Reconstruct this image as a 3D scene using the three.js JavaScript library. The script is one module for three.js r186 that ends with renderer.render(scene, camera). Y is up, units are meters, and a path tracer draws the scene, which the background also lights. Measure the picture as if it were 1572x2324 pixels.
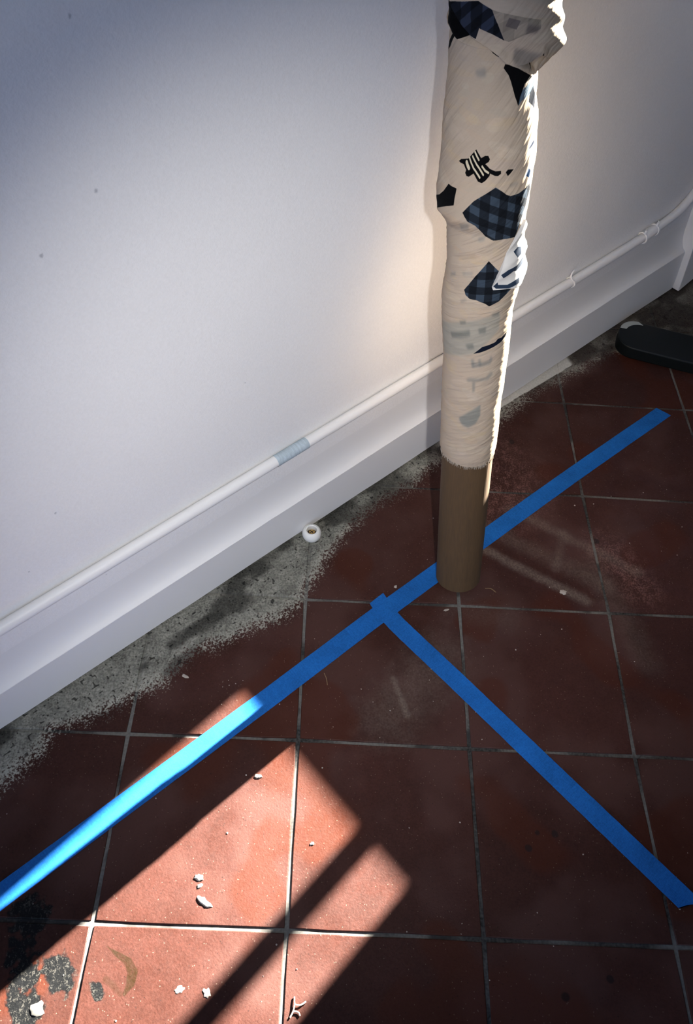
import * as THREE from 'three';
import { mergeGeometries, mergeVertices } from 'three/addons/utils/BufferGeometryUtils.js';
import { RoundedBoxGeometry } from 'three/addons/geometries/RoundedBoxGeometry.js';

// ---------------------------------------------------------------- camera, light, exposure
// x runs along the long white wall, z out of it into the room, y up; metres.
const scene = new THREE.Scene();
const W = 1572, H = 2324, FOCAL = 1820;
const EYE = new THREE.Vector3(-0.66925, 1.36252, 0.77828);
const FWD = new THREE.Vector3(0.43974, -0.78419, -0.4378).normalize();
const UP = new THREE.Vector3(0.4969, 0.61849, -0.60874).normalize();
const RIGHT = new THREE.Vector3().crossVectors(FWD, UP).normalize();
const camera = new THREE.PerspectiveCamera(THREE.MathUtils.radToDeg(2 * Math.atan(H / 2 / FOCAL)), W / H, 0.05, 60);
camera.position.copy(EYE);
camera.up.copy(UP);
camera.lookAt(EYE.clone().add(FWD));
camera.updateMatrixWorld(true);

const renderer = new THREE.WebGLRenderer({ antialias: true });
renderer.toneMapping = THREE.LinearToneMapping;
renderer.toneMappingExposure = 1.0;
renderer.shadowMap.enabled = true;
renderer.shadowMap.type = THREE.PCFSoftShadowMap;

scene.background = new THREE.Color().setRGB(1.45, 2.0, 3.2);      // clear daytime sky outside the windows

// low sun shining through the window of the end wall, along the long wall
const SUN = new THREE.Vector3(-1, -0.5, 0.097);
const sun = new THREE.DirectionalLight(new THREE.Color().setRGB(1, 0.945, 0.85), 140);
sun.target.position.set(0, 0.2, 0.3);
sun.position.copy(sun.target.position).addScaledVector(SUN.clone().normalize(), -6);
sun.castShadow = true;
sun.shadow.mapSize.set(2048, 2048);
Object.assign(sun.shadow.camera, { left: -3, right: 3, top: 3, bottom: -3, near: 0.5, far: 14 });
sun.shadow.bias = -0.0005;
scene.add(sun, sun.target);

// the compact camera's built-in flash, beside the lens: hard shadow thrown left of the roll, light falling off to the corners
const FLASH_AT = EYE.clone().addScaledVector(RIGHT, 0.1).addScaledVector(UP, 0.005).addScaledVector(FWD, -0.01);
const flash = new THREE.SpotLight(new THREE.Color().setRGB(1, 0.97, 0.95), 4.9, 0, THREE.MathUtils.degToRad(35), 1, 2);
flash.position.copy(FLASH_AT);
flash.target.position.copy(FLASH_AT).addScaledVector(FWD, 1.6).addScaledVector(RIGHT, -0.07).addScaledVector(UP, 0.02);
flash.castShadow = true;
flash.shadow.radius = 0.5;
flash.shadow.mapSize.set(2048, 2048);
flash.shadow.camera.near = 0.05;
scene.add(flash, flash.target);

// ---------------------------------------------------------------- helpers
function rng(seed) { let s = seed >>> 0; return () => { s = (s + 0x6D2B79F5) | 0; let t = Math.imul(s ^ (s >>> 15), 1 | s); t = (t + Math.imul(t ^ (t >>> 7), 61 | t)) ^ t; return ((t ^ (t >>> 14)) >>> 0) / 4294967296; }; }
function hash(x, y) { let h = Math.imul(x, 374761393) + Math.imul(y, 668265263); h = Math.imul(h ^ (h >>> 13), 1274126177); return ((h ^ (h >>> 16)) >>> 0) / 4294967296; }
function noise(x, y) {
  const xi = Math.floor(x), yi = Math.floor(y), fx = x - xi, fy = y - yi, u = fx * fx * (3 - 2 * fx), v = fy * fy * (3 - 2 * fy);
  const a = hash(xi, yi), b = hash(xi + 1, yi), c = hash(xi, yi + 1), d = hash(xi + 1, yi + 1);
  return a + (b - a) * u + (c - a) * v + (a - b - c + d) * u * v;
}
const fbm = (x, y, n = 3) => { let s = 0, a = 0.5, t = 0; for (let i = 0; i < n; i++) { s += a * noise(x, y); t += a; x = x * 2.03 + 17.3; y = y * 2.03 + 9.1; a *= 0.5; } return s / t; };
const clamp = (x, a = 0, b = 1) => Math.min(b, Math.max(a, x));
const smooth = (a, b, x) => { const t = clamp((x - a) / (b - a)); return t * t * (3 - 2 * t); };
const lerp = (a, b, t) => a + (b - a) * t;
function table(xs, ys, x) { if (x <= xs[0]) return ys[0]; for (let i = 1; i < xs.length; i++) if (x <= xs[i]) return lerp(ys[i - 1], ys[i], (x - xs[i - 1]) / (xs[i] - xs[i - 1])); return ys[ys.length - 1]; }
const GAMMA = new Uint8Array(4097); for (let i = 0; i <= 4096; i++) { const l = i / 4096; GAMMA[i] = Math.round(255 * (l <= 0.0031308 ? 12.92 * l : 1.055 * l ** (1 / 2.4) - 0.055)); }
const toByte = (l) => GAMMA[Math.round(clamp(l) * 4096)];
function dataTexture(w, h, fill, srgb = true) {                      // fill(u, v, out): linear colour
  const d = new Uint8Array(w * h * 4), o = [0, 0, 0];
  for (let j = 0, k = 0; j < h; j++) for (let i = 0; i < w; i++, k += 4) {
    fill((i + 0.5) / w, (j + 0.5) / h, o);
    if (srgb) { d[k] = toByte(o[0]); d[k + 1] = toByte(o[1]); d[k + 2] = toByte(o[2]); } else { d[k] = d[k + 1] = d[k + 2] = Math.round(255 * clamp(o[0])); }
    d[k + 3] = 255;
  }
  const t = new THREE.DataTexture(d, w, h, THREE.RGBAFormat);
  t.magFilter = THREE.LinearFilter; t.minFilter = THREE.LinearMipmapLinearFilter; t.generateMipmaps = true;
  if (srgb) t.colorSpace = THREE.SRGBColorSpace;
  t.needsUpdate = true;
  return t;
}
const taken = new Map();
function numbered(n) { const k = taken.get(n) || 0; taken.set(n, k + 1); return k ? `${n}_${String(k).padStart(3, '0')}` : n; }
function mesh(name, geometry, material, parent = scene) {
  const m = new THREE.Mesh(geometry, material);
  m.name = parent === scene ? numbered(name) : name; m.castShadow = m.receiveShadow = true; parent.add(m); return m;
}
function group(name, pos = [0, 0, 0]) { const g = new THREE.Group(); g.name = numbered(name); g.position.set(...pos); scene.add(g); return g; }
function tag(o, label, category, grp) { o.userData.label = label; o.userData.category = category; if (grp) o.userData.group = grp; return o; }
function structure(o, label, category) { o.userData.kind = 'structure'; o.userData.label = label; o.userData.category = category; return o; }
function box(x0, x1, y0, y1, z0, z1, bevel = 0) {
  const g = bevel ? new RoundedBoxGeometry(x1 - x0, y1 - y0, z1 - z0, 2, bevel) : new THREE.BoxGeometry(x1 - x0, y1 - y0, z1 - z0);
  return g.translate((x0 + x1) / 2, (y0 + y1) / 2, (z0 + z1) / 2);
}
const L = (r, g, b) => new THREE.Color().setRGB(r, g, b);
const std = (o) => new THREE.MeshStandardMaterial(o);

// ---------------------------------------------------------------- room shell
const ROOM = { x0: -1.9, x1: 1.7, z0: -0.022, z1: 2.7, h: 2.8 };
// painted plaster: near white, faint roller mottling, a few dark specks where the photograph has them
const WALL_SPECKS = [[-0.304, 0.865, 0.0032], [-0.385, 0.814, 0.0036], [-0.294, 1.041, 0.003], [-0.471, 0.413, 0.0025], [-0.429, 0.21, 0.002], [-0.539, 0.323, 0.002], [-0.12, 0.47, 0.0016]];
const WX0 = -1.1, WX1 = 1.5, WY0 = 0, WY1 = 1.3;
const wallMap = dataTexture(2048, 1024, (u, v, o) => {
  const x = lerp(WX0, WX1, u), y = lerp(WY0, WY1, v);
  let k = 0.76 + 0.03 * (fbm(x * 9, y * 9, 3) - 0.5) + 0.035 * (noise(x * 420, y * 420) - 0.5);
  let r = k, g = k * 0.985, b = k * 0.965;
  for (const [sx, sy, sr] of WALL_SPECKS) { const d = Math.hypot(x - sx, (y - sy) * 0.8) + 0.0012 * (noise(x * 900, y * 900) - 0.5); if (d < sr) { const m = smooth(sr * 0.8, sr * 0.4, d) * 0.5; r = lerp(r, 0.16, m); g = lerp(g, 0.17, m); b = lerp(b, 0.19, m); } }
  o[0] = r; o[1] = g; o[2] = b;
});
const grainBump = dataTexture(512, 512, (u, v, o) => { o[0] = 0.5 * noise(u * 128, v * 128) + 0.5 * hash(Math.floor(u * 512), Math.floor(v * 512)); }, false);
grainBump.wrapS = grainBump.wrapT = THREE.RepeatWrapping;
const wallBump = grainBump.clone(); wallBump.repeat.set(5, 2.5); wallBump.needsUpdate = true;
const M = {
  wall: std({ map: wallMap, roughness: 0.62, bumpMap: wallBump, bumpScale: 0.0003 }),
  paint: std({ color: L(0.72, 0.71, 0.695), roughness: 0.45 }),
  plaster: std({ color: L(0.4, 0.38, 0.35), roughness: 0.9 }),
  dim: std({ color: L(0.34, 0.31, 0.27), roughness: 0.9 }),
  frame: std({ color: L(0.55, 0.54, 0.52), roughness: 0.5 }),
  glass: new THREE.MeshPhysicalMaterial({ color: 0xffffff, roughness: 0, transmission: 1, thickness: 0, ior: 1.5 }),
};
function planarUV(g, x0, x1, y0, y1) { const p = g.attributes.position, uv = new Float32Array(p.count * 2); for (let i = 0; i < p.count; i++) { uv[2 * i] = (p.getX(i) - x0) / (x1 - x0); uv[2 * i + 1] = (p.getY(i) - y0) / (y1 - y0); } g.setAttribute('uv', new THREE.BufferAttribute(uv, 2)); return g; }
structure(mesh('wall_back', planarUV(box(ROOM.x0 - 0.12, ROOM.x1 + 0.12, -0.06, ROOM.h, ROOM.z0 - 0.14, ROOM.z0), WX0, WX1, WY0, WY1), M.wall), 'long white painted wall above the skirting', 'wall');
{ // side wall with a wide daylight window, left of the picture
  const X = ROOM.x0, T = 0.12, zl = 0.55, zr = 2.6, yb = 0.1, yt = 2.0;
  structure(mesh('wall_left', mergeGeometries([
    box(X - T, X, -0.06, yb, ROOM.z0, ROOM.z1 + T), box(X - T, X, yt, ROOM.h, ROOM.z0, ROOM.z1 + T),
    box(X - T, X, yb, yt, ROOM.z0, zl), box(X - T, X, yb, yt, zr, ROOM.z1 + T)]), M.plaster), 'plain side wall beyond the left of the picture', 'wall');
  const w = group('window_2', [X - 0.05, yb, zl]); structure(w, 'wide window in the side wall', 'window');
  const hgt = yt - yb, wd = zr - zl;
  for (const [a, b, c, d] of [[0, 0.05, 0, wd], [hgt - 0.05, hgt, 0, wd]]) mesh('rail', box(-0.02, 0.02, a, b, c, d), M.frame, w);
  for (const c of [0, wd / 2 - 0.025, wd - 0.05]) mesh('stile', box(-0.02, 0.02, 0.05, hgt - 0.05, c, c + 0.05), M.frame, w);
  for (const c of [0.05, wd / 2 + 0.025]) mesh('pane', box(-0.002, 0.002, 0.05, hgt - 0.05, c, c + wd / 2 - 0.075), M.glass, w);
}
structure(mesh('wall_front', box(ROOM.x0, ROOM.x1 + 0.12, -0.06, ROOM.h, ROOM.z1, ROOM.z1 + 0.12), M.dim), 'plain wall behind the photographer', 'wall');
structure(mesh('ceiling', box(ROOM.x0 - 0.12, ROOM.x1 + 0.12, ROOM.h, ROOM.h + 0.1, ROOM.z0 - 0.14, ROOM.z1 + 0.12), M.dim), 'plain ceiling above the picture', 'ceiling');
{ // end wall with the window the sun comes through
  const X = ROOM.x1, T = 0.12, zl = -0.014, zr = 0.5, yb = 0.98, yt = 1.96;
  structure(mesh('wall_right', mergeGeometries([
    box(X, X + T, -0.06, yb, ROOM.z0, ROOM.z1), box(X, X + T, yt, ROOM.h, ROOM.z0, ROOM.z1),
    box(X, X + T, yb, yt, ROOM.z0, zl), box(X, X + T, yb, yt, zr, ROOM.z1)]), M.dim), 'end wall beyond the right of the picture', 'wall');
  const w = group('window_1', [X + 0.03, yb, zl]); structure(w, 'tall two-light window in the end wall', 'window');
  const hgt = yt - yb, wd = zr - zl, f = 0.04;
  const z = (v) => v - zl;                                          // room z to window z
  mesh('sill_rail', box(-f / 2, f / 2, 0, 1.025 - yb, 0, wd), M.frame, w);
  mesh('head_rail', box(-f / 2, f / 2, hgt - 0.045, hgt, 0, wd), M.frame, w);
  mesh('jamb', box(-f / 2, f / 2, 0.046, hgt - 0.045, 0, z(0.008)), M.frame, w);
  mesh('jamb', box(-f / 2, f / 2, 0.046, hgt - 0.045, z(0.446), wd), M.frame, w);
  mesh('mullion', box(-f / 2, f / 2, 0.046, hgt - 0.045, z(0.328), z(0.368)), M.frame, w);
  mesh('pane', box(-0.002, 0.002, 0.046, hgt - 0.045, z(0.008), z(0.328)), M.glass, w);
  mesh('pane', box(-0.002, 0.002, 0.046, hgt - 0.045, z(0.368), z(0.446)), M.glass, w);
}

// ---------------------------------------------------------------- floor: terracotta tiles laid diagonally, grout, old cement along the wall
const TILE = 0.3, G0 = [-0.7355, 0.3671], GI = [0.7321 * TILE, 0.6812 * TILE], GJ = [0.6812 * TILE, -0.7321 * TILE];
const GRID_FIX = { '0,0': [-0.7324, 0.3695], '1,0': [-0.5166, 0.5704], '2,0': [-0.2955, 0.7784], '3,0': [-0.0780, 0.9818], '0,1': [-0.5307, 0.1456], '1,1': [-0.3107, 0.3469], '2,1': [-0.0898, 0.5556], '3,1': [0.1264, 0.7572], '1,2': [-0.1149, 0.1315], '2,2': [0.1123, 0.3389], '3,2': [0.3333, 0.5454], '3,3': [0.5372, 0.3186] };
const gridAt = (i, j) => GRID_FIX[`${i},${j}`] || [G0[0] + GI[0] * i + GJ[0] * j, G0[1] + GI[1] * i + GJ[1] * j];
const SMEAR_X = [-1.4, -0.9, -0.743, -0.656, -0.625, -0.585, -0.504, -0.43, -0.356, -0.271, -0.176, -0.117, -0.063, -0.021, 0.083, 0.183, 0.273, 0.337, 0.42, 0.559, 0.683, 0.819, 0.994, 1.06, 1.2, 1.45, 1.7];
const SMEAR_Z = [0.09, 0.1, 0.095, 0.085, 0.06, 0.085, 0.1, 0.105, 0.098, 0.118, 0.134, 0.13, 0.105, 0.083, 0.055, 0.055, 0.058, 0.056, 0.06, 0.05, 0.04, 0.055, 0.07, 0.15, 0.2, 0.12, 0.1];
const segDist = (x, z, ax, az, bx, bz) => { const dx = bx - ax, dz = bz - az, t = clamp(((x - ax) * dx + (z - az) * dz) / (dx * dx + dz * dz)); return [Math.hypot(x - ax - t * dx, z - az - t * dz), t]; };
const mix = (o, r, g, b, m) => { o[0] += (r - o[0]) * m; o[1] += (g - o[1]) * m; o[2] += (b - o[2]) * m; };
// dry dust scuffs, their grazing sheen and haze painted into the tile colour (world ends, half width, strength)
const SHEEN_SCUFFS = [[0.25, 0.27, 0.32, 0.5, 0.012, 0.5], [0.3, 0.24, 0.38, 0.5, 0.02, 0.22], [0.38, 0.24, 0.46, 0.52, 0.014, 0.3], [0.33, 0.41, 0.42, 0.36, 0.009, 0.18], [0.4, 0.46, 0.3, 0.66, 0.03, 0.16], [-0.16, 0.42, 0.0, 0.4, 0.06, 0.22], [-0.13, 0.44, -0.1, 0.37, 0.006, 0.4], [0.1, 0.33, 0.16, 0.42, 0.03, 0.12]];
const MARKS = [[0.456, 0.415, 0.0085], [-0.089, 0.751, 0.0075], [-0.14, 0.735, 0.0065], [-0.11, 0.728, 0.006], [0.536, 0.106, 0.008], [0.66, 0.27, 0.005], [0.86, 0.5, 0.006], [0.86, 0.045, 0.008], [-0.19, 0.94, 0.006], [-0.26, 0.91, 0.007]];
function floorColour(x, z, grout, tone, o) {
  const n1 = fbm(x * 11, z * 11, 3), n2 = noise(x * 70 + 5, z * 70), n3 = noise(x * 420, z * 420), n4 = noise(x * 900 + 3, z * 900);
  if (grout) {
    const g = 0.026 + 0.085 * smooth(0.32, 0.68, fbm(x * 14 + 40, z * 14, 2)) + 0.05 * (n3 - 0.5);
    o[0] = g; o[1] = g * 0.96; o[2] = g * 0.87;
    mix(o, 0.015, 0.014, 0.013, smooth(0.66, 0.8, fbm(x * 26 + 9, z * 26, 2)) * 0.8);
  } else {
    const k = (0.82 + 0.36 * n1) * (0.93 + 0.16 * n2) * (0.78 + 0.3 * n3 + 0.14 * n4) * tone;
    o[0] = 0.037 * k; o[1] = 0.0138 * k; o[2] = 0.0103 * k;
    mix(o, 0.062, 0.029, 0.024, smooth(0.44, 0.7, fbm(x * 7 + 31, z * 7 + 7, 4)) * 0.7);         // chalky wear
    mix(o, 0.05, 0.0115, 0.0045, smooth(0.62, 0.72, fbm(x * 8 + 3, z * 8 + 57, 2)) * 0.5);         // where the red is fresher
    const sp = hash(Math.floor(x * 820), Math.floor(z * 820)); if (sp > 0.9965) mix(o, 0.16, 0.12, 0.09, 0.7); else if (sp < 0.002) mix(o, 0.012, 0.008, 0.007, 0.8);
    // rubbed, flecked red and pink patches right of the roll
    const wear = smooth(0.16, 0.02, segDist(x, z, 0.44, 0.12, 0.4, 0.2)[0]) + smooth(0.075, 0.0, segDist(x, z, 0.46, 0.44, 0.43, 0.55)[0]);
    if (wear > 0) mix(o, 0.26, 0.14, 0.12, clamp(wear) * smooth(0.42, 0.8, 0.3 * n3 + 0.3 * n4 + 0.2 * n2 + 0.2 * hash(Math.floor(x * 1300), Math.floor(z * 1300))) * 0.45);
    for (const [ax, az, bx, bz, w, s] of SHEEN_SCUFFS) { const [d, t] = segDist(x, z, ax, az, bx, bz); const m = smooth(w * 1.6, 0, d + w * 0.7 * (fbm(x * 60, z * 60, 2) - 0.5)) * (0.45 + 0.7 * n3) * s; if (m > 0) mix(o, 0.17, 0.14, 0.115, m); }
    for (const [mx, mz, r] of MARKS) { const d = Math.hypot(x - mx, z - mz) + 0.004 * (n2 - 0.5); if (d < r) mix(o, 0.012, 0.009, 0.009, smooth(r, r * 0.6, d) * 0.75); }
    // brown crescent stain on the near left tile
    if (x < -0.69 && x > -0.79 && z > 0.39 && z < 0.5) {
      let m = 0;
      const arc = [[-0.733, 0.409, 0.001], [-0.727, 0.428, 0.003], [-0.7205, 0.448, 0.0058], [-0.7225, 0.463, 0.0078], [-0.733, 0.474, 0.006], [-0.747, 0.48, 0.0028]];
      for (let i = 1; i < arc.length; i++) { const [d, t] = segDist(x, z, arc[i - 1][0], arc[i - 1][1], arc[i][0], arc[i][1]), w = lerp(arc[i - 1][2], arc[i][2], t); m = Math.max(m, smooth(w + 0.001, w - 0.001, d + 0.002 * (n2 - 0.5))); }
      const [d] = segDist(x, z, -0.757, 0.446, -0.751, 0.476); m = Math.max(m, 0.55 * smooth(0.007, 0.003, d + 0.004 * (n2 - 0.5)));
      mix(o, 0.016, 0.0085, 0.0035, m * (0.55 + 0.5 * n3));
    }
  }
  // black scuffed tar at the far left corner of the frame
  if (x < -0.68 && z > 0.24 && z < 0.52) {
    const a = Math.max(smooth(0.05, 0.0, Math.hypot((x + 0.803) * 1.1, (z - 0.395) * 0.75)), 0.8 * smooth(0.06, 0.01, Math.hypot(x + 0.8, z - 0.3)), 0.85 * smooth(0.03, 0.004, Math.hypot((x + 0.775) * 1.4, z - 0.452)), 0.8 * smooth(0.028, 0.002, segDist(x, z, -0.79, 0.44, -0.86, 0.5)[0] + 0.012), 0.7 * smooth(0.05, 0.01, segDist(x, z, -0.83, 0.33, -0.86, 0.41)[0]));
    const m = smooth(0.42, 0.55, a * 0.75 + 0.5 * (fbm(x * 90, z * 90, 3) - 0.35));
    const scr = smooth(0.56, 0.8, 0.6 * n4 + 0.4 * noise(x * 330 + z * 120, z * 210)) * 0.16;
    mix(o, 0.004 + 0.2 * scr, 0.0043 + 0.19 * scr, 0.0046 + 0.16 * scr, m);
  }
  // old cement trowelled over the tiles along the wall, dirty next to the skirting, crumbling at its edge
  const edge = table(SMEAR_X, SMEAR_Z, x) + 0.03 * (fbm(x * 22 + 2, z * 22, 3) - 0.5);
  if (z < edge + 0.03) {
    const grit = 0.5 * n3 + 0.3 * n4 + 0.2 * hash(Math.floor(x * 1100), Math.floor(z * 1100));
    const m = smooth(0.3, 0.75, (edge - z) / 0.042 + 0.5 + 1.9 * (grit - 0.5) - 0.2);
    const light = smooth(0.035, 0.0, Math.abs(edge - z - 0.012)) * 0.08;
    let c = 0.19 + light + 0.1 * (fbm(x * 28, z * 28 + 4, 3) - 0.5) + 0.16 * (n3 - 0.5) + 0.06 * (n4 - 0.5);
    c *= lerp(0.3, 1, smooth(0.32, 0.55, fbm(x * 13 + 8, z * 20 + 1, 3))) * lerp(0.7, 1.15, fbm(x * 60 + z * 35, z * 80 - x * 30, 3));
    const pit = noise(x * 190 + 7, z * 190); if (pit > 0.83) c *= lerp(1, 0.2, smooth(0.83, 0.92, pit));
    if (x > 0.9) c *= 0.8;
    mix(o, c, c * 0.975, c * 0.82, m * (grout ? 0.8 : 1) * (x > 0.35 ? 0.75 : 1));
  }
  if (x > 0.38 && x < 0.92) { const f = 0.009 + 0.013 * smooth(0.5, 0.84, x) + 0.002 * (n2 - 0.5); const m = smooth(f + 0.0012, f - 0.0012, z) * smooth(0.885, 0.872, x + z * 0.4) * smooth(0.38, 0.42, x); const c = 0.46 + 0.1 * (n3 - 0.5); mix(o, c, c * 0.97, c * 0.88, m); }
}
const floor = group('floor'); structure(floor, 'dark red terracotta tiled floor laid diagonally to the wall', 'floor');
{
  const BX0 = -1.1, BX1 = 1.6, BZ0 = -0.05, BZ1 = 1.3;
  const bed = new THREE.BoxGeometry(ROOM.x1 - ROOM.x0 + 0.1, 0.05, ROOM.z1 - ROOM.z0 + 0.1).translate((ROOM.x0 + ROOM.x1) / 2, -0.0275, (ROOM.z0 + ROOM.z1) / 2);
  const p = bed.attributes.position, uv = bed.attributes.uv;
  for (let i = 0; i < p.count; i++) uv.setXY(i, (p.getX(i) - BX0) / (BX1 - BX0), (p.getZ(i) - BZ0) / (BZ1 - BZ0));
  const bedMap = dataTexture(2048, 1024, (u, v, o) => floorColour(lerp(BX0, BX1, u), lerp(BZ0, BZ1, v), true, 1, o));
  mesh('grout_bed', bed, std({ map: bedMap, roughness: 0.95 }), floor);
  const rough = dataTexture(256, 256, (u, v, o) => { o[0] = 0.62 + 0.3 * (fbm(u * 9, v * 9, 3) - 0.5) + 0.2 * (noise(u * 90, v * 90) - 0.5); }, false);
  const shown = (q) => { const c = new THREE.Vector3(q[0], 0, q[1]).project(camera); return c.z < 1 && Math.abs(c.x) < 1.5 && Math.abs(c.y) < 1.4; };
  const plain = [0, 1, 2].map((k) => dataTexture(192, 192, (u, v, o) => floorColour(20 + k * 3 + u * TILE, 20 + v * TILE, false, 0.94 + 0.06 * k, o)));
  const tileMat = (map) => new THREE.MeshPhysicalMaterial({ map, roughness: 0.8, roughnessMap: rough, bumpMap: grainBump, bumpScale: 0.0003, specularIntensity: 0.22 }), plainMats = plain.map(tileMat);
  const R = rng(11);
  const clip = (poly, f) => { const out = []; for (let i = 0; i < poly.length; i++) { const a = poly[i], b = poly[(i + 1) % poly.length], fa = f(a), fb = f(b); if (fa >= 0) out.push(a); if ((fa >= 0) !== (fb >= 0)) { const t = fa / (fa - fb); out.push(a.map((v, k) => lerp(v, b[k], t))); } } return out; };
  let n = 0;
  for (let i = -9; i < 13; i++) for (let j = -9; j < 11; j++) {
    const c = [gridAt(i, j), gridAt(i + 1, j), gridAt(i + 1, j + 1), gridAt(i, j + 1)];
    // outline with slightly uneven hand-cut edges, each point [s, t] in the cell
    const gap = 0.0027 / TILE, ring = [], seg = 5;
    const corner = [[gap, gap], [1 - gap, gap], [1 - gap, 1 - gap], [gap, 1 - gap]];
    for (let e = 0; e < 4; e++) for (let s = 0; s < seg; s++) {
      const a = corner[e], b = corner[(e + 1) % 4], t = s / seg, wob = s ? (R() - 0.5) * 0.004 : 0.0;
      const q = [lerp(a[0], b[0], t), lerp(a[1], b[1], t)];
      if (s === 0) { q[0] += (0.5 - a[0]) * 0.006; q[1] += (0.5 - a[1]) * 0.006; } else if (e % 2) q[0] += wob; else q[1] += wob;
      ring.push(q);
    }
    const at = ([s, t]) => [0, 1].map((k) => lerp(lerp(c[0][k], c[1][k], s), lerp(c[3][k], c[2][k], s), t));
    let poly = ring.map((q) => [...at(q), q[0], q[1]]);
    const dy = (R() - 0.5) * 0.0007, sx = (R() - 0.5) * 0.002, sz = (R() - 0.5) * 0.002, tone = 0.9 + 0.2 * R(), pick = Math.floor(R() * 3);
    poly = clip(poly, (q) => q[1] - (ROOM.z0 + 0.003)); if (poly.length < 3) continue;
    poly = clip(poly, (q) => ROOM.z1 - 0.003 - q[1]); if (poly.length < 3) continue;
    poly = clip(poly, (q) => q[0] - ROOM.x0 - 0.003); if (poly.length < 3) continue;
    poly = clip(poly, (q) => ROOM.x1 - 0.003 - q[0]); if (poly.length < 3) continue;
    const cx = poly.reduce((s, q) => s + q[0], 0) / poly.length, cz = poly.reduce((s, q) => s + q[1], 0) / poly.length;
    let area = 0; poly.forEach((q, k) => { const w = poly[(k + 1) % poly.length]; area += q[0] * w[1] - w[0] * q[1]; }); if (Math.abs(area) < 0.0004) continue;
    const bev = 0.0016, P = [], UV = [], I = [], m = poly.length;
    const put = (x, y, z, u, v) => { P.push(x, y, z); UV.push(u, v); };
    const top = (x, z) => dy + (x - cx) * sx + (z - cz) * sz;
    put(cx, top(cx, cz), cz, poly.reduce((s, q) => s + q[2], 0) / m, poly.reduce((s, q) => s + q[3], 0) / m);
    for (const [rIn, drop] of [[bev, 0], [bev * 0.3, 0.0006], [0, 0.0022], [0, 0.012]]) for (const q of poly) {
      const dx = cx - q[0], dz = cz - q[1], d = Math.hypot(dx, dz), k = rIn * 1.3 / d;
      put(q[0] + dx * k, top(q[0], q[1]) - drop, q[1] + dz * k, q[2], q[3]);
    }
    for (let k = 0; k < m; k++) { const k2 = (k + 1) % m; I.push(0, 1 + k, 1 + k2); for (let r = 0; r < 3; r++) { const a = 1 + r * m + k, b = 1 + r * m + k2; I.push(a, a + m, b, b, a + m, b + m); } }
    if (area > 0) for (let k = 0; k < I.length; k += 3) [I[k], I[k + 1]] = [I[k + 1], I[k]];
    const g = new THREE.BufferGeometry();
    g.setAttribute('position', new THREE.Float32BufferAttribute(P, 3)); g.setAttribute('uv', new THREE.Float32BufferAttribute(UV, 2)); g.setIndex(I); g.computeVertexNormals();
    let mat = plainMats[pick];
    if (poly.some(shown) || shown([cx, cz])) {
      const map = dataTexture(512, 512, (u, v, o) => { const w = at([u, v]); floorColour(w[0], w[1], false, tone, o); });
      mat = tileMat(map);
    }
    mesh(n ? `tile_${String(n).padStart(3, '0')}` : 'tile', g, mat, floor); n++;
  }
  console.log('tiles', n);
}

// ---------------------------------------------------------------- skirting, casing
{
  const prof = [[-0.018, 0.0], [0, 0.0], [0, 0.08], [0, 0.1035], [-0.0015, 0.105], [-0.007, 0.1085], [-0.0125, 0.1145], [-0.0165, 0.123], [-0.0195, 0.135], [-0.0212, 0.15], [-0.0219, 0.17]];
  const xs = []; for (let x = ROOM.x0 + 0.002; x < 1.352; x += 0.05) xs.push(x); xs.push(1.352);
  const P = [], m = prof.length;
  xs.forEach((x, a) => prof.forEach(([z, y], b) => { const k = 1 + 0.15 * (x + 0.55) * (x > -0.55 ? 1 : 0); P.push(x, b < 2 ? 0.0062 + 0.002 * (noise(x * 14, 3) - 0.5) : y * k + 0.0012 * (noise(x * 6, b) - 0.5), z + (b > 2 && b < 7 ? 0.0008 * (noise(x * 17, b * 3 + 20) - 0.5) : 0)); }));
  // soft normals over the cove, hard at the lower edge
  const merged = mergeGeometries([partOf(xs, prof.slice(0, 2)), partOf(xs, prof.slice(1, 4)), partOf(xs, prof.slice(3))]);
  function partOf(xs, pr) {
    const off = prof.indexOf(pr[0]), P2 = [], I2 = [], mm = pr.length;
    xs.forEach((x, a) => pr.forEach((_, b) => { const i = (a * m + off + b) * 3; P2.push(P[i], P[i + 1], P[i + 2]); }));
    for (let a = 0; a < xs.length - 1; a++) for (let b = 0; b < mm - 1; b++) { const i = a * mm + b; I2.push(i, i + mm, i + 1, i + 1, i + mm, i + mm + 1); }
    const q = new THREE.BufferGeometry(); q.setAttribute('position', new THREE.Float32BufferAttribute(P2, 3)); q.setIndex(I2); q.computeVertexNormals(); return q;
  }
  structure(mesh('baseboard_back', merged, M.paint), 'white painted skirting board with a coved top along the wall', 'skirting board');
  // casing of the doorway at the far right, its edge cut round the skirting
  const c = mesh('trim_1', new RoundedBoxGeometry(0.11, 1.5, 0.04, 2, 0.002).translate(0.055, 0.75, 0), M.paint);
  c.position.set(1.36, 0.003, -0.0015); c.rotation.z = 0.19; structure(c, 'white door casing at the far right end of the skirting', 'door casing');
}

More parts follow.
